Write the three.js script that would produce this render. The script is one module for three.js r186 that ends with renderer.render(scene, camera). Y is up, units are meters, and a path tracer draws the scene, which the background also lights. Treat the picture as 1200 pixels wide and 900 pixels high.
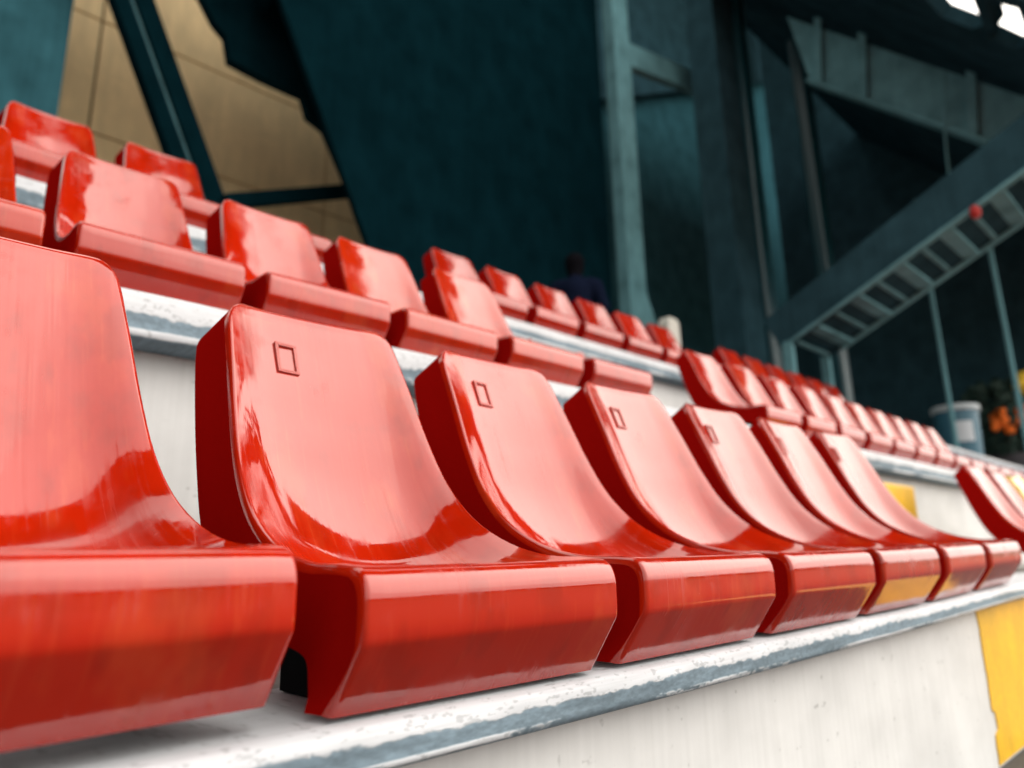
import * as THREE from 'three';
import { mergeGeometries } from 'three/addons/utils/BufferGeometryUtils.js';
import { RoundedBoxGeometry } from 'three/addons/geometries/RoundedBoxGeometry.js';
import { MarchingCubes } from 'three/addons/objects/MarchingCubes.js';

// ---------------------------------------------------------------- camera, sky, sun, exposure
const scene = new THREE.Scene();
const G = 0.66;                                    // height of the front row's seat edge above the lower walkway
const camera = new THREE.PerspectiveCamera(56.36, 4 / 3, 0.05, 900);
camera.position.set(-0.371, 0.006 + G, 0.629);
camera.up.set(-0.1479, 0.972, 0.1826);
camera.lookAt(-0.371 + 0.6769, 0.006 + G + 0.2341, 0.629 - 0.6979);
camera.focus = 1.0;
camera.userData.fStop = 2.3;
const renderer = new THREE.WebGLRenderer({ antialias: true });
renderer.toneMapping = THREE.LinearToneMapping;
renderer.toneMappingExposure = 1.1;
renderer.outputColorSpace = THREE.SRGBColorSpace;
renderer.shadowMap.enabled = true;

// value noise, seeded
function rng(seed) { let s = seed >>> 0; return () => { s = (s + 0x6d2b79f5) | 0; let t = Math.imul(s ^ (s >>> 15), 1 | s); t = (t + Math.imul(t ^ (t >>> 7), 61 | t)) ^ t; return ((t ^ (t >>> 14)) >>> 0) / 4294967296; }; }
const hash = (x, y, s) => { let h = Math.imul(x | 0, 374761393) ^ Math.imul(y | 0, 668265263) ^ Math.imul(s | 0, 2147483647 - 1013); h = Math.imul(h ^ (h >>> 13), 1274126177); return ((h ^ (h >>> 16)) >>> 0) / 4294967296; };
function vnoise(x, y, s, px = 0, py = 0) {         // px, py: period, so that textures tile
  const xi = Math.floor(x), yi = Math.floor(y), fx = x - xi, fy = y - yi, u = fx * fx * (3 - 2 * fx), v = fy * fy * (3 - 2 * fy);
  const m = (a, p) => (p ? ((a % p) + p) % p : a), h = (a, b) => hash(m(a, px), m(b, py), s);
  return (h(xi, yi) * (1 - u) + h(xi + 1, yi) * u) * (1 - v) + (h(xi, yi + 1) * (1 - u) + h(xi + 1, yi + 1) * u) * v;
}
const fbm = (x, y, s, o = 4, px = 0, py = 0) => { let a = 0, w = 0.5, t = 0; for (let i = 0; i < o; i++) { a += w * vnoise(x, y, s + i, px, py); t += w; w *= 0.5; x *= 2; y *= 2; px *= 2; py *= 2; } return a / t; };
const sstep = (a, b, x) => { const t = Math.min(1, Math.max(0, (x - a) / (b - a))); return t * t * (3 - 2 * t); };

const SUN = new THREE.Vector3(0.55, 0.62, 0.5).normalize();
// overcast sky: brighter towards the zenith, with soft cloud structure all round
{
  const W = 512, H = 256, d = new Float32Array(W * H * 4);
  for (let j = 0; j < H; j++) for (let i = 0; i < W; i++) {
    const el = ((j + 0.5) / H - 0.5) * Math.PI, az = (i + 0.5) / W * Math.PI * 2;
    const se = Math.max(0, Math.sin(el)), k = 1 / (0.25 + se);
    const c = fbm(Math.cos(az) * Math.cos(el) * k * 1.4 + 20, Math.sin(az) * Math.cos(el) * k * 1.4 + 20, 5, 5);
    const phi = az - Math.PI, ang = Math.acos(Math.min(1, Math.max(-1, Math.cos(phi) * Math.cos(el) * SUN.x + Math.sin(el) * SUN.y + Math.sin(phi) * Math.cos(el) * SUN.z)));
    const L = (1.6 * (0.8 + 0.3 * se) + 3.1 * Math.exp(-((ang / 0.72) ** 2))) * (0.8 + 0.4 * c);   // thin cloud glows round the hidden sun
    const o = (j * W + i) * 4;
    d[o] = L * 1.04; d[o + 1] = L; d[o + 2] = L * 0.92; d[o + 3] = 1;
  }
  const t = new THREE.DataTexture(d, W, H, THREE.RGBAFormat, THREE.FloatType);
  t.mapping = THREE.EquirectangularReflectionMapping; t.magFilter = THREE.LinearFilter; t.minFilter = THREE.LinearFilter; t.wrapS = THREE.RepeatWrapping; t.needsUpdate = true;
  scene.background = t; scene.environment = t;
}
const sun = new THREE.DirectionalLight(0xfff2e0, 0.7);
sun.target.position.set(3, 0, -1); sun.position.copy(SUN).multiplyScalar(40).add(sun.target.position);
sun.castShadow = true; sun.shadow.radius = 120; sun.shadow.mapSize.set(2048, 2048);
Object.assign(sun.shadow.camera, { left: -20, right: 20, top: 20, bottom: -20, near: 1, far: 70 });
scene.add(sun, sun.target);

// ---------------------------------------------------------------- helpers
const used = new Map();
function numbered(n) { const k = used.get(n) ?? 0; used.set(n, k + 1); return k ? `${n}_${String(k).padStart(3, '0')}` : n; }
function tag(o, label, category, group, kind) { if (label) o.userData.label = label; if (category) o.userData.category = category; if (group) o.userData.group = group; if (kind) o.userData.kind = kind; return o; }
function mesh(name, g, m, parent) { const o = new THREE.Mesh(g, m); o.name = parent && parent !== scene ? name : numbered(name); o.castShadow = o.receiveShadow = true; (parent ?? scene).add(o); return o; }
function group(name, x = 0, y = 0, z = 0) { const o = new THREE.Group(); o.name = numbered(name); o.position.set(x, y, z); scene.add(o); return o; }
const box = (x0, x1, y0, y1, z0, z1) => new THREE.BoxGeometry(x1 - x0, y1 - y0, z1 - z0).translate((x0 + x1) / 2, (y0 + y1) / 2, (z0 + z1) / 2);
function bar(a, b, w, h, upv = new THREE.Vector3(0, 1, 0)) {          // box beam from a to b
  const A = new THREE.Vector3(...a), B = new THREE.Vector3(...b), d = B.clone().sub(A), L = d.length(), g = new THREE.BoxGeometry(w, h, L), m = new THREE.Matrix4();
  const z = d.normalize(), x = new THREE.Vector3().crossVectors(upv, z).normalize(), y = new THREE.Vector3().crossVectors(z, x);
  m.makeBasis(x, y, z); m.setPosition(A.add(B).multiplyScalar(0.5)); return g.applyMatrix4(m);
}
function plate(pts, z, t) { const s = new THREE.Shape(pts.map((p) => new THREE.Vector2(...p))); return new THREE.ExtrudeGeometry(s, { depth: t, bevelEnabled: false }).translate(0, 0, z - t); }
function tex(W, H, fn, srgb = true) {
  const d = new Uint8Array(W * H * 4);
  for (let j = 0; j < H; j++) for (let i = 0; i < W; i++) { const c = fn(i, j), o = (j * W + i) * 4; d[o] = c[0]; d[o + 1] = c[1]; d[o + 2] = c[2]; d[o + 3] = 255; }
  const t = new THREE.DataTexture(d, W, H); t.wrapS = t.wrapT = THREE.RepeatWrapping; t.magFilter = THREE.LinearFilter; t.minFilter = THREE.LinearMipmapLinearFilter; t.generateMipmaps = true;
  if (srgb) t.colorSpace = THREE.SRGBColorSpace; t.needsUpdate = true; return t;
}
const lin = (r, g, b) => new THREE.Color().setRGB(r, g, b);
const paint = (r, g, b, rough = 0.6, extra = {}) => new THREE.MeshStandardMaterial({ color: lin(r, g, b), roughness: rough, ...extra });
// box uv in metres for flat pieces
function metreUV(g, s = 1) {
  const p = g.attributes.position, n = g.attributes.normal, uv = new Float32Array(p.count * 2);
  for (let i = 0; i < p.count; i++) { const ax = Math.abs(n.getX(i)), ay = Math.abs(n.getY(i)), az = Math.abs(n.getZ(i)); const [a, b] = ay > ax && ay > az ? [p.getX(i), p.getZ(i)] : ax > az ? [p.getZ(i), p.getY(i)] : [p.getX(i), p.getY(i)]; uv[2 * i] = a * s; uv[2 * i + 1] = b * s; }
  g.setAttribute('uv', new THREE.BufferAttribute(uv, 2)); return g;
}

// ---------------------------------------------------------------- materials
const steelTex = tex(512, 512, (i, j) => { const a = fbm(i / 64, j / 64, 11, 5, 8, 8), b = fbm(i / 8, j / 128, 14, 3, 64, 4); const v = 205 + 40 * (a - 0.5) * 2 * 0.8 + 26 * (b - 0.5); return [v, v, v]; });
steelTex.repeat.set(0.5, 0.5);
const steel = (r, g, b) => new THREE.MeshLambertMaterial({ color: lin(r, g, b), map: steelTex });   // flat paint, no sheen
const steelPaint = steel(0.19, 0.42, 0.48), slate = steel(0.035, 0.088, 0.115), darkPaint = steel(0.003, 0.020, 0.028), tealWall = steel(0.045, 0.15, 0.19);   // grey blue frame steel, slate blue paint that also stands for shade at pier and stair, green black cladding, teal render
const enamel = new THREE.MeshStandardMaterial({ color: lin(0.006, 0.045, 0.06), roughness: 0.3 });   // dark enamelled columns

const concreteTex = tex(1024, 1024, (i, j) => { const a = fbm(i / 128, j / 128, 31, 6, 8, 8), b = hash(i, j, 3), c = fbm(i / 16, j / 16, 37, 3, 64, 64); const v = 172 + 70 * (a - 0.5) + 18 * (b - 0.5) + 30 * (c - 0.5); return [v, v * 0.99, v * 0.97]; });
concreteTex.repeat.set(0.5, 0.5);
const concrete = new THREE.MeshStandardMaterial({ map: concreteTex, color: lin(0.75, 0.75, 0.75), roughness: 0.9, bumpMap: concreteTex, bumpScale: 0.002 });

// whitewashed riser: vertical brush streaks, dribbles and scuffs
const riserTex = tex(1024, 512, (i, j) => {
  const st = fbm(i / 5, j / 160, 41, 4, 204, 3), blot = fbm(i / 90, j / 70, 47, 5, 11, 7), spot = fbm(i / 10, j / 10, 53, 3, 102, 51);
  let v = 204 + 12 * (st - 0.5) + 30 * (blot - 0.5); if (spot > 0.78) v -= 30 * sstep(0.78, 0.9, spot);
  return [v * 0.985, v * 0.985, v * 0.99];
});
riserTex.repeat.set(1 / 2.4, 1 / 0.9);
const riserMat = new THREE.MeshStandardMaterial({ map: riserTex, roughness: 0.85, bumpMap: riserTex, bumpScale: 0.0015 });

// ledge paint: white on the tread and round the arris, bare grey concrete along the worn face, white on the bead beneath
const LW = 2048, LH = 128;
const ledgeTex = tex(LW, LH, (i, j) => {
  const s = j / LH, wob = (fbm(i / 60, 0.5, 61, 5, 34, 0) - 0.5) * 0.15 + (fbm(i / 9, j / 9, 66, 3, 227, 0) - 0.5) * 0.1;
  const grain = fbm(i / 5, j / 5, 67, 3, 409, 0), brush = fbm(i / 40, j / 3, 68, 3, 51, 0), blot = fbm(i / 120, j / 40, 69, 4, 17, 0);
  let white = 1 - sstep(0.60 + wob * 0.8, 0.635 + wob * 0.8, s);
  const bead = sstep(0.80, 0.83, s + wob * 0.15) * (1 - sstep(0.875, 0.9, s + wob * 0.15)) * sstep(0.34, 0.5, blot + 0.3 * (grain - 0.5));
  white = Math.max(white, bead);
    const w = 200 + 20 * (brush - 0.5) + 26 * (blot - 0.5) - 26 * sstep(0.64, 0.76, grain), g = 126 + 36 * (grain - 0.5) + 40 * (blot - 0.5);
  return [w * 0.985 * white + g * 0.86 * (1 - white), w * white + g * (1 - white), w * 1.03 * white + g * 1.1 * (1 - white)];
});
ledgeTex.wrapT = THREE.ClampToEdgeWrapping; ledgeTex.repeat.set(1 / 3.7, 1);
const ledgeMat = new THREE.MeshStandardMaterial({ map: ledgeTex, roughness: 0.8, bumpMap: ledgeTex, bumpScale: 0.0012 });

const yellowTex = tex(512, 512, (i, j) => { const a = fbm(i / 40, j / 90, 71, 5, 13, 6), b = fbm(i / 6, j / 6, 75, 2, 85, 85); const k = 0.9 + 0.2 * (a - 0.5) + 0.1 * (b - 0.5); return [240 * k, 186 * k, 18 * k]; });
const yellowPaint = new THREE.MeshStandardMaterial({ map: yellowTex, roughness: 0.5 });

// red moulded plastic: glossy, with rubbed patches and fine drag marks
const plasticRough = tex(512, 1024, (i, j) => {
  const a = fbm(i / 64, j / 100, 81, 5, 8, 10), b = fbm(i / 3, j / 120, 87, 3, 170, 8), c = fbm(i / 20, j / 20, 91, 4, 25, 51);
  const r = 0.055 + 0.16 * sstep(0.5, 0.78, a) + 0.10 * sstep(0.58, 0.75, b) + 0.10 * sstep(0.55, 0.8, c); const v = 255 * r; return [v, v, v];
}, false);
const plasticBump = tex(512, 1024, (i, j) => { const a = fbm(i / 128, j / 128, 101, 3, 4, 8), b = fbm(i / 4, j / 200, 105, 2, 128, 5), c = fbm(i / 30, j / 24, 108, 3, 17, 42); const v = 128 + 150 * (a - 0.5) + 24 * (b - 0.5) + 24 * (c - 0.5); return [v, v, v]; }, false);
const plasticCol = tex(512, 1024, (i, j) => {      // faint dust and rub marks
  const a = fbm(i / 50, j / 90, 111, 5, 10, 11), b = fbm(i / 5, j / 60, 115, 3, 102, 17), d = 0.75 * sstep(0.55, 0.8, a) + 0.35 * sstep(0.62, 0.8, b);
  const e = sstep(0.5, 0.72, fbm(i / 36, j / 70, 119, 5, 14, 15)), k = 1 - 0.07 * e; return [(168 + 10 * d) * k, (29 + 26 * d) * k, (5 + 20 * d) * k];
});
function plastic(dx, dy, tint = [1, 1, 1], yellow) {
  const r = plasticRough.clone(), b = plasticBump.clone(), c = plasticCol.clone();
  for (const t of [r, b, c]) { t.offset.set(dx, dy); t.needsUpdate = true; }
  return new THREE.MeshPhysicalMaterial({ color: yellow ? lin(0.72, 0.5, 0.03) : lin(...tint), map: yellow ? null : c, roughness: 1, roughnessMap: r, bumpMap: b, bumpScale: 0.0012, ior: 1.58, clearcoat: 0.22, clearcoatRoughness: 0.045 });
}
const reds = [plastic(0, 0), plastic(0.37, 0.21, [0.94, 0.95, 1]), plastic(0.71, 0.55, [1.04, 1.5, 1.4]), plastic(0.15, 0.8, [0.84, 0.85, 0.9])];
const yellowPlastic = plastic(0.2, 0.1, [1, 1, 1], true);
const shadedRedSkirt = new THREE.MeshLambertMaterial({ color: lin(0.24, 0.003, 0.002) }), yellowSkirt = new THREE.MeshLambertMaterial({ color: lin(0.6, 0.4, 0.02) });   // unpolished sides of the moulding; red darkened to paint in the shade there
const bracketMat = new THREE.MeshLambertMaterial({ color: lin(0.012, 0.013, 0.014) });

// ---------------------------------------------------------------- terrace
const P = 0.46;                                                    // seat spacing
const rise = (x) => 0.0038 * Math.min(2.7, Math.max(0, x)) ** 2;    // the front ledge creeps up a little along its length
const ROW = [{ y: G, z: 0 }, { y: G + 0.787, z: -1.141 }, { y: G + 1.527, z: -2.282 }];
const TOP = -0.153;                                                // ledge top relative to the seat edge
function ledgeGeometry(xs, section, lift, amp) {
  const pos = [], uv = [], idx = [], n = section.length;
  const sl = [0]; for (let k = 1; k < n; k++) sl.push(sl[k - 1] + Math.hypot(section[k][0] - section[k - 1][0], section[k][1] - section[k - 1][1]));
  xs.forEach((x) => section.forEach(([z, y, v], k) => {
    const e = v > 0.42 && v < 0.93 ? amp : amp * 0.15, a = (fbm(x * 18 + 60, k * 0.7 + 3, 131, 4) - 0.5) * e * 2 + (fbm(x * 1.3 + 60, 3, 137, 2) - 0.5) * 0.006;
    pos.push(x, y + lift(x) + a * 0.5, z + a); uv.push(x, v);
  }));
  for (let i = 0; i < xs.length - 1; i++) for (let k = 0; k < n - 1; k++) { const a = i * n + k, b = a + n; idx.push(a, a + 1, b, b, a + 1, b + 1); }
  const g = new THREE.BufferGeometry(); g.setAttribute('position', new THREE.Float32BufferAttribute(pos, 3)); g.setAttribute('uv', new THREE.Float32BufferAttribute(uv, 2)); g.setIndex(idx); g.computeVertexNormals(); return g;
}
const span = (a, b, d) => { const o = []; for (let x = a; x < b - 1e-6; x += d) o.push(x); return o; };
const fineXs = [...span(-5, -0.8, 0.2), ...span(-0.8, 2.8, 0.012), ...span(2.8, 26, 0.2), 26], coarseXs = [...span(-6, 26, 0.06), 26];
const frontSection = [[-0.3, 0, 0], [-0.16, 0, 0.12], [-0.10, 0, 0.22], [-0.065, -0.0005, 0.32], [-0.050, -0.002, 0.40], [-0.041, -0.006, 0.47], [-0.037, -0.013, 0.54], [-0.036, -0.021, 0.61], [-0.036, -0.029, 0.69], [-0.038, -0.037, 0.77], [-0.036, -0.042, 0.83], [-0.040, -0.049, 0.89], [-0.050, -0.053, 0.95], [-0.095, -0.056, 1]];
const upperSection = [[-0.3, 0, 0], [-0.1, 0, 0.1], [0.0, 0, 0.2], [0.03, -0.004, 0.3], [0.04, -0.014, 0.38], [0.042, -0.045, 0.52], [0.042, -0.058, 0.61], [0.040, -0.075, 0.70], [0.038, -0.09, 0.78], [0.042, -0.098, 0.83], [0.04, -0.112, 0.88], [0.028, -0.12, 0.94], [-0.06, -0.125, 1]];
ROW.forEach((r, k) => {
  const top = r.y + TOP, t = group('terrace_step', 0, 0, 0); tag(t, null, null, null, 'structure');
  const sec = (k ? upperSection : frontSection).map(([z, y, v]) => [z + r.z, y + top, v]);
  mesh('ledge', ledgeGeometry(k ? coarseXs : fineXs, sec, k ? () => 0 : rise, k ? 0.006 : 0.0035), ledgeMat, t);
  const low = k ? ROW[k - 1].y + TOP - 0.02 : -0.3, hi = top - (k ? 0.124 : 0.055);
  mesh('riser', metreUV(box(-6, 26, low, hi + (k ? 0 : 0.024), r.z - 0.35, r.z - (k ? 0.055 : 0.09))), riserMat, t);
  mesh('tread', metreUV(box(-6, 26, top - 0.1, top - 0.004, k < 2 ? ROW[k + 1].z - 0.2 : -9.2, r.z - 0.28)), concrete, t);
});
// lower walkway, pitch surround and grass
const grassTex = tex(512, 512, (i, j) => { const a = fbm(i / 60, j / 60, 201, 4, 8, 8), b = hash(i, j, 9); const k = 0.75 + 0.5 * (a - 0.5) + 0.3 * (b - 0.5); return [62 * k, 92 * k, 44 * k]; });
const grass = new THREE.MeshStandardMaterial({ map: grassTex, roughness: 0.95 });
const trackTex = tex(512, 512, (i, j) => { const a = fbm(i / 50, j / 50, 211, 5, 10, 10), b = hash(i, j, 12); const v = 60 + 30 * (a - 0.5) + 20 * (b - 0.5); return [v, v * 0.98, v * 0.96]; });
const walkMat = new THREE.MeshStandardMaterial({ map: trackTex, roughness: 0.9 });
tag(mesh('ground', metreUV(new THREE.PlaneGeometry(700, 700).rotateX(-Math.PI / 2).translate(0, -0.012, 60), 0.3), grass), null, null, null, 'structure');
tag(mesh('walkway', metreUV(box(-30, 60, -0.2, 0, -9, 2.6), 0.6), walkMat), null, null, null, 'structure');

const clayTex = tex(512, 512, (i, j) => { const a = fbm(i / 60, j / 60, 221, 5, 8, 8), b = hash(i, j, 15); const k = 0.92 + 0.25 * (a - 0.5) + 0.16 * (b - 0.5); return [158 * k, 92 * k, 70 * k]; });
tag(mesh('added_track', metreUV(box(-60, 90, -0.15, -0.004, 2.6, 15), 0.5), new THREE.MeshStandardMaterial({ map: clayTex, roughness: 0.95 })), null, null, null, 'structure');  // unseen red-brown ground, added for the orange reflection in the seat lips
// yellow paint of the aisle: on the front riser and the walkway below it
{
  const R = rng(7), e = []; const x0 = 2.4;
  for (let y = 0.008; y < G - 0.186; y += 0.012) e.push([x0 + 0.05 * (fbm(y * 14, 1, 301, 4) - 0.5) + (y > 0.1 && y < 0.16 ? 0.035 : 0), y]);
  const shape = [...e, [4.25, G - 0.186], [4.25, 0.008]];
  const g = group('aisle_paint'); tag(g, null, null, null, 'structure');
  mesh('riser_paint', metreUV(plate(shape, -0.086, 0.003)), yellowPaint, g);
  const f = []; for (let z = -0.08; z < 1.5; z += 0.03) f.push([2.85 + 0.05 * (fbm(z * 9, 4, 305, 4) - 0.5), -z]);
  mesh('floor_paint', metreUV(new THREE.ExtrudeGeometry(new THREE.Shape([...f, [4.2, -1.5], [4.2, 0.08]].map((p) => new THREE.Vector2(...p))), { depth: 0.004, bevelEnabled: false }).rotateX(-Math.PI / 2)), yellowPaint, g);
}
{
  const s = group('aisle_step', 3.9, ROW[0].y + TOP + rise(5), -1.0);
  tag(s, 'yellow painted concrete half step in the aisle gap below the middle ledge', 'step', 'aisle steps');
  mesh('step_block', metreUV(new THREE.ExtrudeGeometry(new THREE.Shape([[-0.47, 0], [0.47, 0], [0.47, 0.48], [-0.47, 0.48]].map((p) => new THREE.Vector2(...p))), { depth: 0.17, bevelEnabled: true, bevelSize: 0.012, bevelThickness: 0.012, bevelSegments: 2 })), yellowPaint, s);
}

// ---------------------------------------------------------------- seats
const V2 = (a) => a.map(([z, y]) => new THREE.Vector3(z, y, 0));
const profilePts = [[-0.054, -0.1495], [-0.034, -0.123], [-0.0075, -0.0865], [-0.0012, -0.0765], [0.0005, -0.066], [0.0008, -0.045], [0.0, -0.027], [-0.0055, -0.0125], [-0.017, -0.0035], [-0.045, 0.0005], [-0.12, 0.004], [-0.205, 0.024], [-0.288, 0.066], [-0.352, 0.128], [-0.402, 0.210], [-0.445, 0.30], [-0.482, 0.375], [-0.507, 0.422], [-0.517, 0.434], [-0.532, 0.4385], [-0.548, 0.431], [-0.556, 0.41], [-0.558, 0.39]];
const skirtPts = [[-0.084, -0.146], [-0.0845, -0.138], [-0.085, -0.128], [-0.086, -0.121], [-0.087, -0.114], [-0.088, -0.107], [-0.090, -0.101], [-0.094, -0.096], [-0.102, -0.092], [-0.120, -0.088], [-0.170, -0.082], [-0.262, -0.068], [-0.372, -0.025], [-0.446, 0.055], [-0.492, 0.150], [-0.528, 0.250], [-0.556, 0.335], [-0.570, 0.376], [-0.572, 0.385], [-0.573, 0.388], [-0.573, 0.387], [-0.572, 0.385], [-0.570, 0.382]];
const SUB = 4;
const dishTable = [[8.2, 0], [9, 0.014], [10, 0.042], [11, 0.068], [12, 0.076], [13, 0.056], [14, 0.038], [15, 0.028], [16, 0.020], [17, 0.013], [18, 0.008], [19, 0.004], [20, 0]];   // how far the middle is scooped behind the edge
function lerpTable(t, f) { if (f <= t[0][0]) return t[0][1]; for (let i = 1; i < t.length; i++) if (f <= t[i][0]) { const k = (f - t[i - 1][0]) / (t[i][0] - t[i - 1][0]); return t[i - 1][1] + (t[i][1] - t[i - 1][1]) * k; } return t[t.length - 1][1]; }
function dense(pts) { const c = new THREE.CatmullRomCurve3(V2(pts), false, 'centripetal'), o = []; for (let i = 0; i < pts.length - 1; i++) for (let k = 0; k < SUB; k++) o.push(c.getPoint((i + k / SUB) / (pts.length - 1))); o.push(c.getPoint(1)); return o; }
const prof = dense(profilePts), skirt = dense(skirtPts), NU = prof.length;
const LIP = 9 * SUB, PAN = 13 * SUB, TOPI = 19 * SUB;               // index where the lip, the pan end; the crest of the back
function seatParts(seed, opts = {}) {
  const wob = rng(seed), a1 = (wob() - 0.5) * 0.006, a2 = (wob() - 0.5) * 0.006;
  const arc = [0]; for (let i = 1; i < NU; i++) arc.push(arc[i - 1] + prof[i].distanceTo(prof[i - 1]));
  const cols = []; for (let k = -10; k <= 10; k++) cols.push(k / 10);
  const NV = cols.length + 8, pos = [], uv = [], idx = [];
  for (let i = 0; i < NU; i++) {
    const p = prof[i], q = prof[Math.min(NU - 1, i + 1)], b = prof[Math.max(0, i - 1)], t = q.clone().sub(b).normalize(), N = new THREE.Vector3(t.y, -t.x, 0);   // profile runs to -z: the normal points at the sitter
    if (N.y < 0 && i > 6 * SUB && i < TOPI) N.negate();
    const f = i / SUB;
    let hw = 0.189 - 0.040 * sstep(10, 18.5, f) + 0.004 * sstep(2, 0, f);
    const d = arc[TOPI] - arc[i], r = 0.06;
    if (i >= TOPI) hw -= r * 0.85; else if (d < r) hw -= (r - Math.sqrt(Math.max(0, r * r - (r - d) ** 2))) * 0.85;
    const D = lerpTable(dishTable, f);
    const S = skirt[i], put = (x, z, y) => { pos.push(x, y - TOP, z); uv.push(x / 0.55 + 0.5, arc[i] / 1.1); };
    const side = (s) => {
      const e = hw, out = 0.010 + 0.012 * sstep(12, 16, f) * (i < TOPI ? 1 : 0.5), dx = S.x - p.x, dy = S.y - p.y, L = Math.hypot(dx, dy) || 1, ux = dx / L, uy = dy / L, bv = Math.min(0.014, L * 0.5);
      const ring = [[e + 0.0045, p.x + ux * bv * 0.1, p.y + uy * bv * 0.1], [e + 0.0075, p.x + ux * bv * 0.42, p.y + uy * bv * 0.42], [e + 0.009, p.x + ux * bv, p.y + uy * bv], [e + 0.009 + out, S.x, S.y]];
      return (s < 0 ? ring.reverse() : ring).map(([x, z, y]) => [s * x, z, y]);
    };
    for (const [x, z, y] of side(-1)) put(x, z, y);
    for (const v of cols) {
      const av = Math.abs(v), g = 0.75 * av * av + 0.25 * sstep(0.62, 1.0, av), warp = a1 * v + a2 * (v * v - 0.4), off = -D * (1 - g) + warp * sstep(9, 12, f);
      put(v * hw, p.x + N.x * off, p.y + N.y * off);
    }
    for (const [x, z, y] of side(1)) put(x, z, y);
  }
  for (let i = 0; i < NU - 1; i++) for (let k = 0; k < NV - 1; k++) { const a = i * NV + k, b = a + NV; idx.push(a, a + 1, b, b, a + 1, b + 1); }
  const full = new THREE.BufferGeometry(); full.setAttribute('position', new THREE.Float32BufferAttribute(pos, 3)); full.setAttribute('uv', new THREE.Float32BufferAttribute(uv, 2)); full.setIndex(idx); full.computeVertexNormals();
  const cut = (i0, i1, k0 = 1, k1 = NV - 2) => {
    const g = new THREE.BufferGeometry(), from = i0 * NV, to = (i1 + 1) * NV;
    for (const [n, w] of [['position', 3], ['normal', 3], ['uv', 2]]) g.setAttribute(n, new THREE.BufferAttribute(full.attributes[n].array.slice(from * w, to * w), w));
    const ix = []; for (let i = 0; i < i1 - i0; i++) for (let k = k0; k < k1; k++) { const a = i * NV + k, b = a + NV; ix.push(a, a + 1, b, b, a + 1, b + 1); }
    g.setIndex(ix); return g;
  };
  return { lip: cut(0, LIP), pan: cut(LIP, PAN), back: cut(PAN, NU - 1), stub: cut(PAN, PAN + 2), skirts: [cut(0, NU - 1, 0, 1), cut(0, NU - 1, NV - 2, NV - 1)], shortSkirts: [cut(0, PAN + 2, 0, 1), cut(0, PAN + 2, NV - 2, NV - 1)] };
}
const variants = [3, 17, 29].map((s) => seatParts(s));
// number holder: a thin raised frame on the upper part of the back, to the sitter's right
const holderGeo = (() => {
  const w = 0.040, h = 0.060, b = 0.0055, t = 0.005, parts = [box(-w / 2, w / 2, h / 2 - b, h / 2, 0, t), box(-w / 2, w / 2, -h / 2, -h / 2 + b, 0, t), box(-w / 2, -w / 2 + b, -h / 2 + b, h / 2 - b, 0, t), box(w / 2 - b, w / 2, -h / 2 + b, h / 2 - b, 0, t)];
  return mergeGeometries(parts).rotateY(0.09).rotateX(-0.363).translate(-0.062, 0.340 - TOP, -0.4882);
})();
const footGeo = mergeGeometries([box(-0.15, -0.11, 0.0, 0.07, -0.27, -0.09), box(0.11, 0.15, 0.0, 0.07, -0.27, -0.09), box(-0.17, 0.17, 0.062, 0.085, -0.25, -0.11)]);
const proto = {};
function makeSeat(kind, variant, mat, hasBack, detail) {
  const root = new THREE.Group(), v = variants[variant];
  const part = (n, g, m, p = root) => { const o = new THREE.Mesh(g, m); o.name = n; o.castShadow = o.receiveShadow = true; p.add(o); return o; };
  part('front_lip', v.lip, mat); part('seat_pan', v.pan, mat);
  if (hasBack) { const b = part('backrest', v.back, mat); if (detail) { part('number_holder', holderGeo, mat, b); } } else part('backrest_stub', v.stub, mat);
  for (const g of hasBack ? v.skirts : v.shortSkirts) part('side_skirt', g, mat === yellowPlastic ? yellowSkirt : shadedRedSkirt);
  part('mounting_foot', footGeo, bracketMat);
  return root;
}
const jig = rng(99);
function seat(row, left, label, groupName, o = {}) {                // left: position of the seat's left end along the row, in seat spacings
  const key = [o.variant ?? Math.floor(jig() * 3), o.mat ?? Math.floor(jig() * 4), o.back ?? true, row < 1].join();
  if (!proto[key]) { const [v, m, b, d] = key.split(','); proto[key] = makeSeat('stadium_seat', +v, m === 'y' ? yellowPlastic : reds[+m], b === 'true', d === 'true'); }
  const s = proto[key].clone(), x = (left + 0.5) * P, r = ROW[row];
  s.name = numbered('stadium_seat'); scene.add(s);
  const slope = row === 0 ? Math.atan(0.0076 * Math.min(2.7, Math.max(0, x))) : 0;
  s.position.set(x, r.y + TOP + (row === 0 ? rise(x) : 0) + 0.002 + (o.dy ?? 0), r.z + (o.dz ?? 0) + (jig() - 0.5) * 0.004);
  s.rotation.set(o.tilt ?? 0, (jig() - 0.5) * 0.035 + (o.turn ?? 0), slope + (jig() - 0.5) * 0.006);
  tag(s, label, 'seat', groupName); return s;
}
const ord = ['last', 'second to last', 'third to last', 'fourth to last', 'fifth to last', 'sixth to last', 'seventh to last', 'eighth to last'];
const gFront = 'front row seats before the aisle gap';
for (let i = 0; i < 7; i++) seat(0, i - 1, `glossy red plastic bucket seat in the front row, ${ord[6 - i]} before the aisle gap`, gFront, i === 0 ? { dy: 0.02, variant: 0, mat: 0, turn: 0.03 } : i === 1 ? { variant: 1, mat: 1 } : {});
seat(0, -2, 'glossy red plastic bucket seat in the front row, eighth to last before the aisle gap', gFront);
seat(0, 9.2, 'red bucket seat in the front row, first beyond the aisle gap', 'front row seats beyond the aisle gap');
seat(0, 10.3, 'red bucket seat in the front row, between its red neighbour and the yellow seats', 'front row seats beyond the aisle gap');
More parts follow.
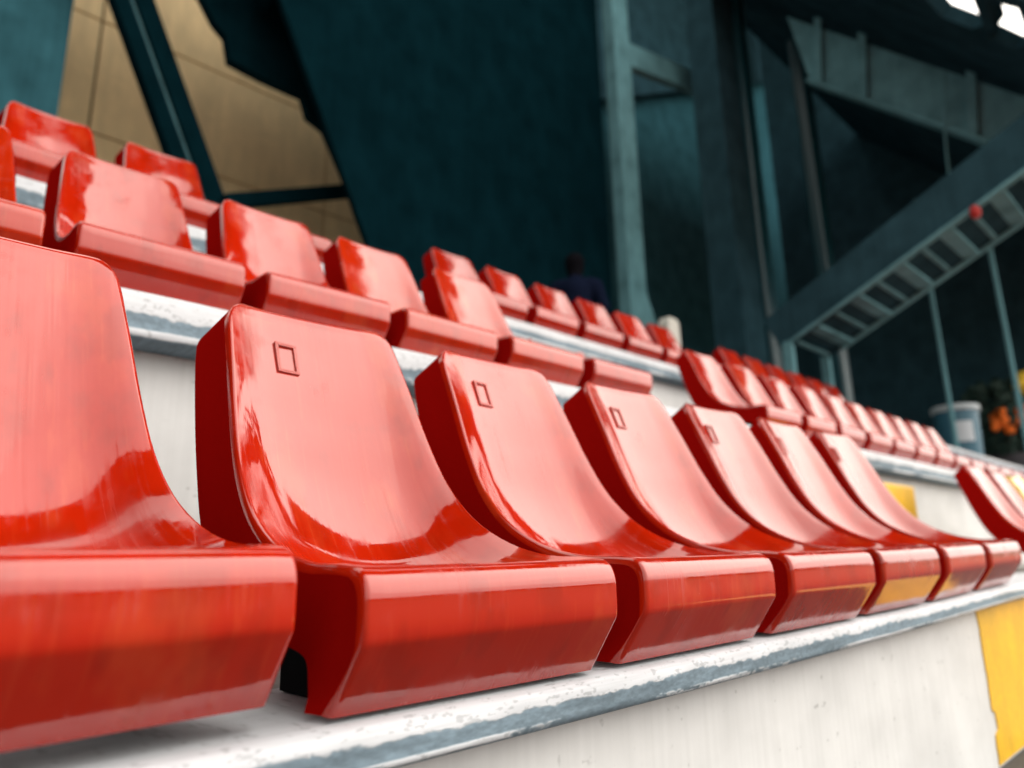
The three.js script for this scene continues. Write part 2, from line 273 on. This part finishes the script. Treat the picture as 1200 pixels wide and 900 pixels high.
for (let k = 0; k < 3; k++) seat(0, 11.4 + 1.1 * k, 'yellow plastic bucket seat in the front row beyond the aisle gap', 'yellow front row seats', { mat: 'y' });
// middle row
const midOrd = ['fifth', 'fourth', 'third', 'second', 'first'];
for (let k = 0; k < 5; k++) seat(1, k - 1.13, `red bucket seat in the middle row, ${midOrd[k]} before the backless seat`, 'middle row seats before the backless seat');
seat(1, 3.87, 'red seat in the middle row with its backrest missing, at the end before the gap', null, { back: false });
const far = ['first', 'second', 'third', 'fourth', 'fifth', 'sixth', 'seventh', 'eighth', 'ninth', 'tenth'];
for (let k = 0; k < 10; k++) seat(1, 7.05 + 1.05 * k, `red bucket seat in the middle row, ${far[k]} beyond the gap`, 'middle row seats beyond the gap');
for (let k = 0; k < 9; k++) seat(1, 17.6 + 1.05 * k, 'low red seat without a backrest at the far end of the middle row', 'far backless middle row seats', { back: false });
// rear row
for (let k = 0; k < 3; k++) seat(2, k - 1.2, `red bucket seat in the rear row beside the beige wall, ${['third', 'second', 'first'][k]} before the backless one`, 'rear row seats by the beige wall');
seat(2, 1.8, 'red seat in the rear row with its backrest missing, beside the beige wall', null, { back: false });
for (let k = 0; k < 6; k++) seat(2, 4.73 + 1.03 * k, `red bucket seat in the rear row under the dark panel, ${far[k]} of six`, 'rear row seats under the dark panel');
for (let k = 0; k < 6; k++) seat(2, 12.4 + 1.05 * k, `red bucket seat in the rear row under the steel stair, ${far[k]} of six`, 'rear row seats under the stair');

// ---------------------------------------------------------------- structure behind
const yy = (y) => y + G;
// upper deck: sloping soffit with two slots open to the sky, and a fascia along its front edge
{
  const g = group('upper_deck'); tag(g, 'slate blue sloping soffit of the upper deck over the steel stair', 'upper deck');
  const slope = Math.atan(1.1), L = 7.5, sh = new THREE.Shape([[7.4, 0], [30, 0], [30, L], [8.6, L], [8.6, 3.4], [7.4, 3.0]].map((p) => new THREE.Vector2(...p)));
  const hole = (pts) => sh.holes.push(new THREE.Path(pts.map((p) => new THREE.Vector2(...p))));
  hole(SLOT_A()); hole(SLOT_B());
  const geo = new THREE.ExtrudeGeometry(sh, { depth: 0.16, bevelEnabled: false });
  // shape x -> world x, shape y -> up the slope, away from the pitch
  const m = new THREE.Matrix4().makeBasis(new THREE.Vector3(1, 0, 0), new THREE.Vector3(0, Math.sin(slope), -Math.cos(slope)), new THREE.Vector3(0, Math.cos(slope), Math.sin(slope)));
  m.setPosition(0, yy(5.05), 0); geo.applyMatrix4(m);
  mesh('soffit', metreUV(geo), slate, g);
  mesh('fascia', metreUV(box(7.4, 30, yy(5.0), yy(6.1), 0.03, 0.2)), slate, g);
}
function SLOT_A() { return [[7.6, 0.80], [8.3, 0.88], [8.5, 1.08], [8.42, 1.45], [7.7, 1.62]]; }
function SLOT_B() { return [[7.62, 0.28], [8.4, 0.34], [8.72, 0.62], [8.6, 0.90], [8.3, 0.74], [7.62, 0.64]]; }
// unseen canopy added high up to shade the seats and darken their reflections
{
  const g = group('added_canopy'); tag(g, 'unseen dark flat canopy added to shade the seats and their reflections', 'roof');
  mesh('canopy_sheet', metreUV(box(-14, 22, yy(20), yy(20.3), -5.5, 4.2)), darkPaint, g);
  mesh('edge_beam', metreUV(box(-14, 22, yy(19.4), yy(20), 3.9, 4.15)), darkPaint, g);
}
// raking girder under the deck
{
  const g = group('raking_girder'); tag(g, 'blue green steel plate girder with stiffeners, raking up under the deck', 'girder');
  const top = [[-3.4, 8.62], [-0.2, 5.22]], bot = [[-3.15, 7.2], [-0.93, 5.04], [-0.2, 4.98]];
  const web = new THREE.Shape([...bot, ...top.slice().reverse()].map(([z, y]) => new THREE.Vector2(-z, yy(y))));
  mesh('web', metreUV(new THREE.ExtrudeGeometry(web, { depth: 0.03, bevelEnabled: false }).rotateY(Math.PI / 2).translate(10.06, 0, 0)), steelPaint, g);
  mesh('bottom_flange', metreUV(bar([9.98, yy(7.2), -3.15], [9.98, yy(5.02), -0.92], 0.22, 0.05)), steelPaint, g);
  mesh('bottom_flange', metreUV(bar([9.98, yy(5.0), -0.915], [9.98, yy(4.94), -0.2], 0.22, 0.05)), steelPaint, g);
  for (const [z, y0, y1] of [[-2.42, 6.52, 7.62], [-1.17, 5.32, 6.3], [-3.02, 7.1, 8.25]]) mesh('stiffener', metreUV(bar([9.99, yy(y0), z], [9.99, yy(y1), z + 0.12], 0.11, 0.035, new THREE.Vector3(1, 0, 0))), steelPaint, g);
}
// cable running down beside the girder
tag(mesh('cable', new THREE.TubeGeometry(new THREE.CatmullRomCurve3([[9.85, yy(6.3), -1.32], [9.85, yy(5.4), -1.45], [9.86, yy(4.4), -1.5], [9.86, yy(3.9), -1.5]].map((p) => new THREE.Vector3(...p))), 24, 0.016, 6), steelPaint), 'thin grey cable hanging past the girder stiffener', 'cable');
function column(label, x, z, w, d, y1) {                              // box section, its broad side along the stand's depth
  const c = group('steel_column', x, 0, z); tag(c, label, 'column');
  mesh('shaft', new RoundedBoxGeometry(w, y1 - yy(1.37), d, 5, 0.08).translate(w / 2, (y1 + yy(1.37)) / 2, -d / 2), enamel, c);
  mesh('base_plate', metreUV(box(-0.1, w + 0.1, yy(1.37) + 0.001, yy(1.41), -d - 0.1, 0.1)), enamel, c);
}
{
  const c = group('steel_column', 7.92, 0, -5.3); tag(c, 'pale grey steel post at the edge of the big dark panel', 'column');
  mesh('shaft', metreUV(box(-0.22, 0.2, yy(1.37), yy(9.4), -0.1, 0.1)), steelPaint, c);
  mesh('base_gusset', metreUV(plate([[0.2, yy(2.9)], [0.75, yy(2.9)], [0.62, yy(3.2)], [0.3, yy(3.9)], [0.2, yy(4.4)]], 0.02, 0.05)), steelPaint, c);
}
tag(mesh('brace', metreUV(bar([8.14, yy(7.95), -5.3], [11.6, yy(8.75), -5.25], 0.14, 0.42)), steelPaint), 'blue steel brace running off the top of the pale post', 'brace');
column('slim enamelled steel column against the dark box at the stair foot', 9.98, -4.2, 0.34, 0.3, yy(10.6));
column('slim steel column under the upper end of the raking girder', 11.05, -3.6, 0.3, 0.26, yy(9.0));
{
  const p = group('column_shade_box', 9.28, 0, -4.3); tag(p, 'dark box standing in for the shaded side of the slim enamelled column', 'pier');  // dark box painted in for the shaded face of the column beside it
  mesh('cladding', metreUV(box(0, 0.66, yy(1.37), yy(11), -0.5, 0)), slate, p); mesh('plinth', metreUV(box(-0.04, 0.68, yy(1.37) + 0.001, yy(1.6), -0.54, 0.03)), slate, p);
}
// big dark panel with a raking edge
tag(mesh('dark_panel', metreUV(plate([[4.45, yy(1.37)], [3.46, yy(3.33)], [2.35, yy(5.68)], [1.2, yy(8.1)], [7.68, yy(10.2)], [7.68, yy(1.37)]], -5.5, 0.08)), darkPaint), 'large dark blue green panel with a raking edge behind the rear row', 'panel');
tag(mesh('back_wall', metreUV(box(7.9, 30, yy(1.37), yy(17), -8.4, -8.0)), tealWall), 'teal rendered wall between the pale post and the dark column', 'wall');
tag(mesh('raking_wall', metreUV(plate([[7.95, yy(8.1)], [12.1, yy(10.35)], [30, yy(20.2)], [30, yy(24)], [7.95, yy(19.4)]], -7.6, 0.1)), slate), 'dark raking wall above the teal wall', 'wall');
tag(mesh('end_wall', metreUV(plate([[0.3, 0], [7.4, 0], [7.4, yy(17)], [3.5, yy(17)], [3.5, yy(11.2)], [0.3, yy(11.2)]], 0, 0.4).rotateY(Math.PI / 2).translate(18.4, 0, 0)), slate), 'slate end wall closing the stand beyond the stair', 'wall');
tag(mesh('left_column', metreUV(box(-0.6, 0.8, yy(1.37), yy(9), -7.6, -7)), tealWall), 'broad blue column in front of the beige wall', 'column');
tag(mesh('added_end_wall', metreUV(box(-6.4, -6, 0, yy(9), -9, 3)), darkPaint), 'unseen dark wall added to block sky light at the near end', 'wall');  // unseen wall, added to keep sky light off the seat flanges
// beige wall of cladding panels
{
  const g = group('beige_wall'); tag(g, 'sandy beige wall of large cladding panels behind the rear row', 'wall');
  const claddingTex = tex(512, 512, (i, j) => { const a = fbm(i / 70, j / 70, 401, 5, 7, 7), b = fbm(i / 12, j / 60, 405, 3, 42, 8); const v = 0.93 + 0.14 * (a - 0.5) + 0.1 * (b - 0.5); return [244 * v, 214 * v, 164 * v]; });
  claddingTex.repeat.set(0.3, 0.3);
  const clad = new THREE.MeshStandardMaterial({ map: claddingTex, roughness: 0.8 }), joint = paint(0.16, 0.12, 0.07, 0.9);
  mesh('backing', metreUV(box(-2, 7.8, 0, yy(10), -9.2, -8.56)), joint, g);
  for (const [y0, y1] of [[1.3, 3.55], [3.58, 5.15], [5.18, 6.72], [6.75, 8.3], [8.33, 9.9]]) for (const [x0, x1] of [[-2, 1.35], [1.38, 4.55], [4.58, 7.8]]) mesh('cladding_panel', metreUV(box(x0, x1, yy(y0), yy(y1), -8.56, -8.5)), clad, g);
}
{
  const g = group('diagonal_strut'); tag(g, 'dark twin steel strut leaning across the beige wall with a pale rib', 'strut');
    const leg = (x0, x1, m, z, t, n) => mesh(n, metreUV(plate([[x0 - 0.97, yy(7.7)], [x1 - 0.97, yy(7.7)], [x1 + 1.85, yy(1.5)], [x0 + 1.85, yy(1.5)]], z, t)), m, g);
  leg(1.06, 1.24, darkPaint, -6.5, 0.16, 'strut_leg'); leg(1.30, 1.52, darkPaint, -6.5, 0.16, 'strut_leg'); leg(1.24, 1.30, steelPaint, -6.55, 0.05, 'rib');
}
{
  const g = group('gusset_frame'); tag(g, 'dark toothed steel gusset between the strut and the raking panel', 'gusset');
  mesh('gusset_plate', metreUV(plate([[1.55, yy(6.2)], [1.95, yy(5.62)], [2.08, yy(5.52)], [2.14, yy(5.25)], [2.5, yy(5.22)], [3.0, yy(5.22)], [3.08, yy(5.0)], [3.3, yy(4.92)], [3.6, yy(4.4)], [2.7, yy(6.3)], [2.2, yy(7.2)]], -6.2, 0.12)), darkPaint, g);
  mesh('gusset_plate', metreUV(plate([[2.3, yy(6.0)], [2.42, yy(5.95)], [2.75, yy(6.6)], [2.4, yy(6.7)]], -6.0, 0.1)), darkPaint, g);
}
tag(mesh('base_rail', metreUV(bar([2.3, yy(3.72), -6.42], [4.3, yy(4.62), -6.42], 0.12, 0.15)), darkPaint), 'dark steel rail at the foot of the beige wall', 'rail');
// steel stair climbing towards the pitch
{
  const g = group('steel_stair', 8, 0, 0); tag(g, 'steel stair seen from below, climbing from the columns towards the pitch', 'stair');
  const sy = (z) => yy(2.46 + (z + 3.08) * 0.465);
  mesh('stringer', metreUV(bar([-0.03, sy(-3.25) + 0.24, -3.25], [-0.03, sy(-0.2) + 0.3, -0.2], 0.04, 0.5)), slate, g);  // same steel: slate paints the shaded web, the paler flanges its lit edges
  mesh('stringer', metreUV(bar([1.03, sy(-3.2) + 0.14, -3.2], [1.03, sy(-0.2) + 0.14, -0.2], 0.04, 0.26)), slate, g);
  mesh('stringer_flange', metreUV(bar([-0.05, sy(-3.12), -3.12], [-0.05, sy(-0.2), -0.2], 0.09, 0.03)), steelPaint, g);
  mesh('stringer_flange', metreUV(bar([1.03, sy(-2.86) + 0.0, -2.86], [1.03, sy(-0.2), -0.2], 0.09, 0.03)), steelPaint, g);
  for (let k = 0; k < 6; k++) { const z = -2.98 + 0.51 * k; mesh('tread', metreUV(box(0.0, 1.0, sy(z) + 0.10, sy(z) + 0.14, z - 0.02, z + 0.30)), steelPaint, g); mesh('tread_nosing', metreUV(box(0.0, 1.0, sy(z) - 0.01, sy(z) + 0.02, z - 0.06, z - 0.01)), steelPaint, g); }
  for (const x of [-0.05, 1.03]) mesh('stair_leg', metreUV(box(x - 0.05, x + 0.05, yy(1.37), sy(-2.98) - 0.01, -3.12, -3.02)), x < 0 ? steelPaint : steelPaint, g);
  mesh('dark_gap_plate', metreUV(bar([0.5, sy(-2.95) + 0.05, -2.95], [0.5, sy(-0.2) + 0.05, -0.2], 1.0, 0.02)), slate, g);  // dark sheet standing for the shaded openings between the treads
  mesh('warning_knob', new THREE.SphereGeometry(0.075, 16, 12).scale(1, 1, 0.7).translate(-0.06, sy(-0.92) - 0.05, -0.92), paint(0.35, 0.012, 0.01, 0.7), g);
}
for (const [x, z, y1, what] of [[12, -2.46, 5.6, 'slim round steel post beyond the stair, in front of the drum'], [12, -1.58, 5.0, 'slim round steel post beyond the stair, in front of the flowering shrub']]) tag(mesh('slim_post', new THREE.CylinderGeometry(0.035, 0.035, y1 - 1.3, 12).translate(x, yy((y1 + 1.3) / 2), z), steelPaint), what, 'post', 'slim posts beyond the stair');

// drum, plant, white box, person
{
  const d = group('plastic_drum', 13.4, yy(1.37), -2.75); tag(d, 'blue plastic drum with a white rim behind the far seats', 'drum');
  const body = new THREE.LatheGeometry([[0, 0], [0.28, 0], [0.30, 0.05], [0.32, 0.45], [0.335, 0.85], [0.335, 0.9]].map(([a, b]) => new THREE.Vector2(a, b)), 32);
  mesh('body', body, paint(0.03, 0.12, 0.18, 0.4), d);
  mesh('rim', new THREE.LatheGeometry([[0, 0.96], [0.25, 0.98], [0.35, 0.96], [0.37, 0.92], [0.365, 0.86], [0.336, 0.86]].map(([a, b]) => new THREE.Vector2(a, b)), 32), paint(0.42, 0.48, 0.52, 0.5), d);
  mesh('paper_label', new THREE.CylinderGeometry(0.331, 0.325, 0.34, 20, 1, true, -Math.PI * 0.45, 0.8).translate(0, 0.5, 0), paint(0.5, 0.55, 0.6, 0.6), d);
}
{
  const R = rng(55), p = group('flowering_shrub', 16.9, yy(1.37), -2.75); tag(p, 'dark leafy shrub with orange and yellow blooms beyond the drum', 'shrub');
  mesh('pot', new THREE.LatheGeometry([[0, 0], [0.35, 0], [0.45, 0.4], [0.48, 0.42], [0.4, 0.42], [0.38, 0.36], [0, 0.34]].map(([a, b]) => new THREE.Vector2(a, b)), 24), paint(0.05, 0.05, 0.06, 0.6), p);
  const leaf = new THREE.CircleGeometry(0.09, 5).scale(0.55, 1, 1), leaves = [], blooms = { o: [], y: [] };
  const place = (g, a, r, h, s) => { const q = new THREE.Matrix4().compose(new THREE.Vector3(Math.cos(a) * r, h, Math.sin(a) * r), new THREE.Quaternion().setFromEuler(new THREE.Euler(R() * 6, R() * 6, R() * 6)), new THREE.Vector3(s, s, s)); return g.clone().applyMatrix4(q); };
  for (let k = 0; k < 900; k++) { const h = 0.4 + 1.5 * R(), w = 0.95 * Math.sqrt(Math.max(0, 1 - ((h - 1.1) / 0.9) ** 2)); leaves.push(place(leaf, R() * 6.283, w * Math.sqrt(R()), h, 0.7 + 0.8 * R())); }
  mesh('foliage', mergeGeometries(leaves), paint(0.012, 0.04, 0.03, 0.7, { side: THREE.DoubleSide }), p).userData.kind = 'stuff';
  mesh('stem', new THREE.CylinderGeometry(0.02, 0.035, 1.2, 7).translate(0, 0.9, 0), paint(0.05, 0.035, 0.02, 0.9), p);
  const petal = new THREE.IcosahedronGeometry(0.1, 1);
  for (let k = 0; k < 26; k++) blooms.o.push(place(petal, 2.3 + 0.9 * R(), 0.7 + 0.25 * R(), 0.8 + 0.5 * R(), 0.4 + 0.6 * R()));
  for (let k = 0; k < 16; k++) blooms.y.push(place(petal, 1.7 + 0.8 * R(), 0.6 + 0.25 * R(), 1.4 + 0.6 * R(), 0.7 + 0.8 * R()));
  mesh('orange_blooms', mergeGeometries(blooms.o), paint(0.8, 0.16, 0.01, 0.6), p); mesh('yellow_blooms', mergeGeometries(blooms.y), paint(0.75, 0.5, 0.03, 0.6), p);
}
{
  const b = group('post_box', 5.6, yy(1.37), -3.2); tag(b, 'small white box on a post behind the rear row', 'box');
  mesh('post', new THREE.CylinderGeometry(0.025, 0.025, 0.66, 10).translate(0, 0.33, 0), steelPaint, b);
  mesh('case', new THREE.ExtrudeGeometry(new THREE.Shape([[-0.09, 0.66], [0.09, 0.66], [0.085, 0.9], [0.05, 0.93], [-0.06, 0.93], [-0.085, 0.89]].map((p) => new THREE.Vector2(...p))), { depth: 0.1, bevelEnabled: true, bevelSize: 0.015, bevelThickness: 0.015, bevelSegments: 2 }).translate(0, 0, -0.08), paint(0.5, 0.5, 0.46, 0.7), b);
}
{
  // standing figure, hands in the jacket pockets, head bowed
  const bones = [[[0, 0.98, 0], [0, 1.3, 0.0], 0.15, 0.18], [[-0.15, 1.38, 0], [0.15, 1.38, 0], 0.10, 0.10], [[0, 1.42, 0], [0, 1.54, 0.03], 0.07, 0.06], [[0, 1.60, 0.05], [0, 1.68, 0.03], 0.095, 0.105],
    [[-0.22, 1.38, 0], [-0.29, 1.12, -0.03], 0.075, 0.06], [[-0.29, 1.12, -0.03], [-0.19, 0.97, 0.13], 0.058, 0.045], [[0.22, 1.38, 0], [0.29, 1.12, -0.03], 0.075, 0.06], [[0.29, 1.12, -0.03], [0.19, 0.97, 0.13], 0.058, 0.045],
    [[-0.09, 0.95, 0], [-0.11, 0.5, 0.02], 0.11, 0.075], [[-0.11, 0.5, 0.02], [-0.12, 0.1, -0.03], 0.07, 0.048], [[0.09, 0.95, 0], [0.11, 0.5, 0.02], 0.11, 0.075], [[0.11, 0.5, 0.02], [0.12, 0.1, -0.03], 0.07, 0.048],
    [[-0.12, 0.05, -0.04], [-0.13, 0.045, 0.15], 0.05, 0.04], [[0.12, 0.05, -0.04], [0.13, 0.045, 0.15], 0.05, 0.04], [[0, 1.62, 0.13], [0, 1.60, 0.155], 0.016, 0.02]];
  const N = 64, S = 0.95, mc = new MarchingCubes(N, new THREE.MeshBasicMaterial(), false, false, 400000), A = new THREE.Vector3(), B = new THREE.Vector3(), Q = new THREE.Vector3();
  mc.isolation = 0;
  for (let k = 0; k < N; k++) for (let j = 0; j < N; j++) for (let i = 0; i < N; i++) {
    Q.set((i / N * 2 - 1) * S, (j / N * 2 - 1) * S + 0.9, (k / N * 2 - 1) * S); let d = 9;
    for (const [a, b, ra, rb] of bones) { A.set(...a); B.set(...b).sub(A); const t = Math.min(1, Math.max(0, Q.clone().sub(A).dot(B) / B.lengthSq())), e = Q.distanceTo(A.addScaledVector(B, t)) - (ra + (rb - ra) * t), h = Math.max(0.035 - Math.abs(d - e), 0) / 0.035; d = Math.min(d, e) - h * h * 0.035 * 0.25; }
    mc.field[k * N * N + j * N + i] = -d;
  }
  mc.update();
  const n = mc.count, p = mc.positionArray.slice(0, n * 3), nm = mc.normalArray.slice(0, n * 3), col = new Float32Array(n * 3);
  for (let i = 0; i < n; i++) { p[3 * i] *= S; p[3 * i + 1] = p[3 * i + 1] * S + 0.9; p[3 * i + 2] *= S; const y = p[3 * i + 1], z = p[3 * i + 2]; const c = y > 1.5 ? (z > 0.1 && y < 1.69 ? [0.36, 0.2, 0.14] : [0.006, 0.006, 0.008]) : y > 0.92 ? [0.006, 0.009, 0.022] : y > 0.09 ? [0.012, 0.013, 0.02] : [0.01, 0.01, 0.01]; col.set(c, 3 * i); }
  const g = new THREE.BufferGeometry(); g.setAttribute('position', new THREE.BufferAttribute(p, 3)); g.setAttribute('normal', new THREE.BufferAttribute(nm, 3)); g.setAttribute('color', new THREE.BufferAttribute(col, 3));
  const o = group('person', 5.08, yy(1.37), -4.0); o.rotation.y = 2.2; tag(o, 'person in a dark navy jacket standing behind the rear row, back turned', 'person');
  mesh('body', g, new THREE.MeshLambertMaterial({ vertexColors: true }), o);
}
// tree line across the pitch, mirrored low in the seat fronts
{
  const R = rng(77), g = new THREE.IcosahedronGeometry(1, 1), im = new THREE.InstancedMesh(g, paint(0.05, 0.075, 0.04, 0.95), 420), m = new THREE.Matrix4();
  for (let k = 0; k < 420; k++) { const a = -1.5 + 3.0 * R(), x = 60 * Math.sin(a) * 1.6 + 20, h = 2 + 5 * R() * (0.6 + 0.4 * Math.sin(x * 0.13)); m.compose(new THREE.Vector3(x, h * 0.7, 85 * Math.cos(a) * 0.6 + 40 + 6 * R()), new THREE.Quaternion().setFromEuler(new THREE.Euler(R() * 6, R() * 6, R() * 6)), new THREE.Vector3(1.2 + 1.6 * R(), 1 + 1.5 * R(), 1.2 + 1.6 * R())); im.setMatrixAt(k, m); }
  im.name = numbered('tree_line'); im.castShadow = im.receiveShadow = true; scene.add(im); tag(im, 'distant line of trees on the far side of the pitch', 'trees', null, 'stuff');
}
renderer.render(scene, camera);
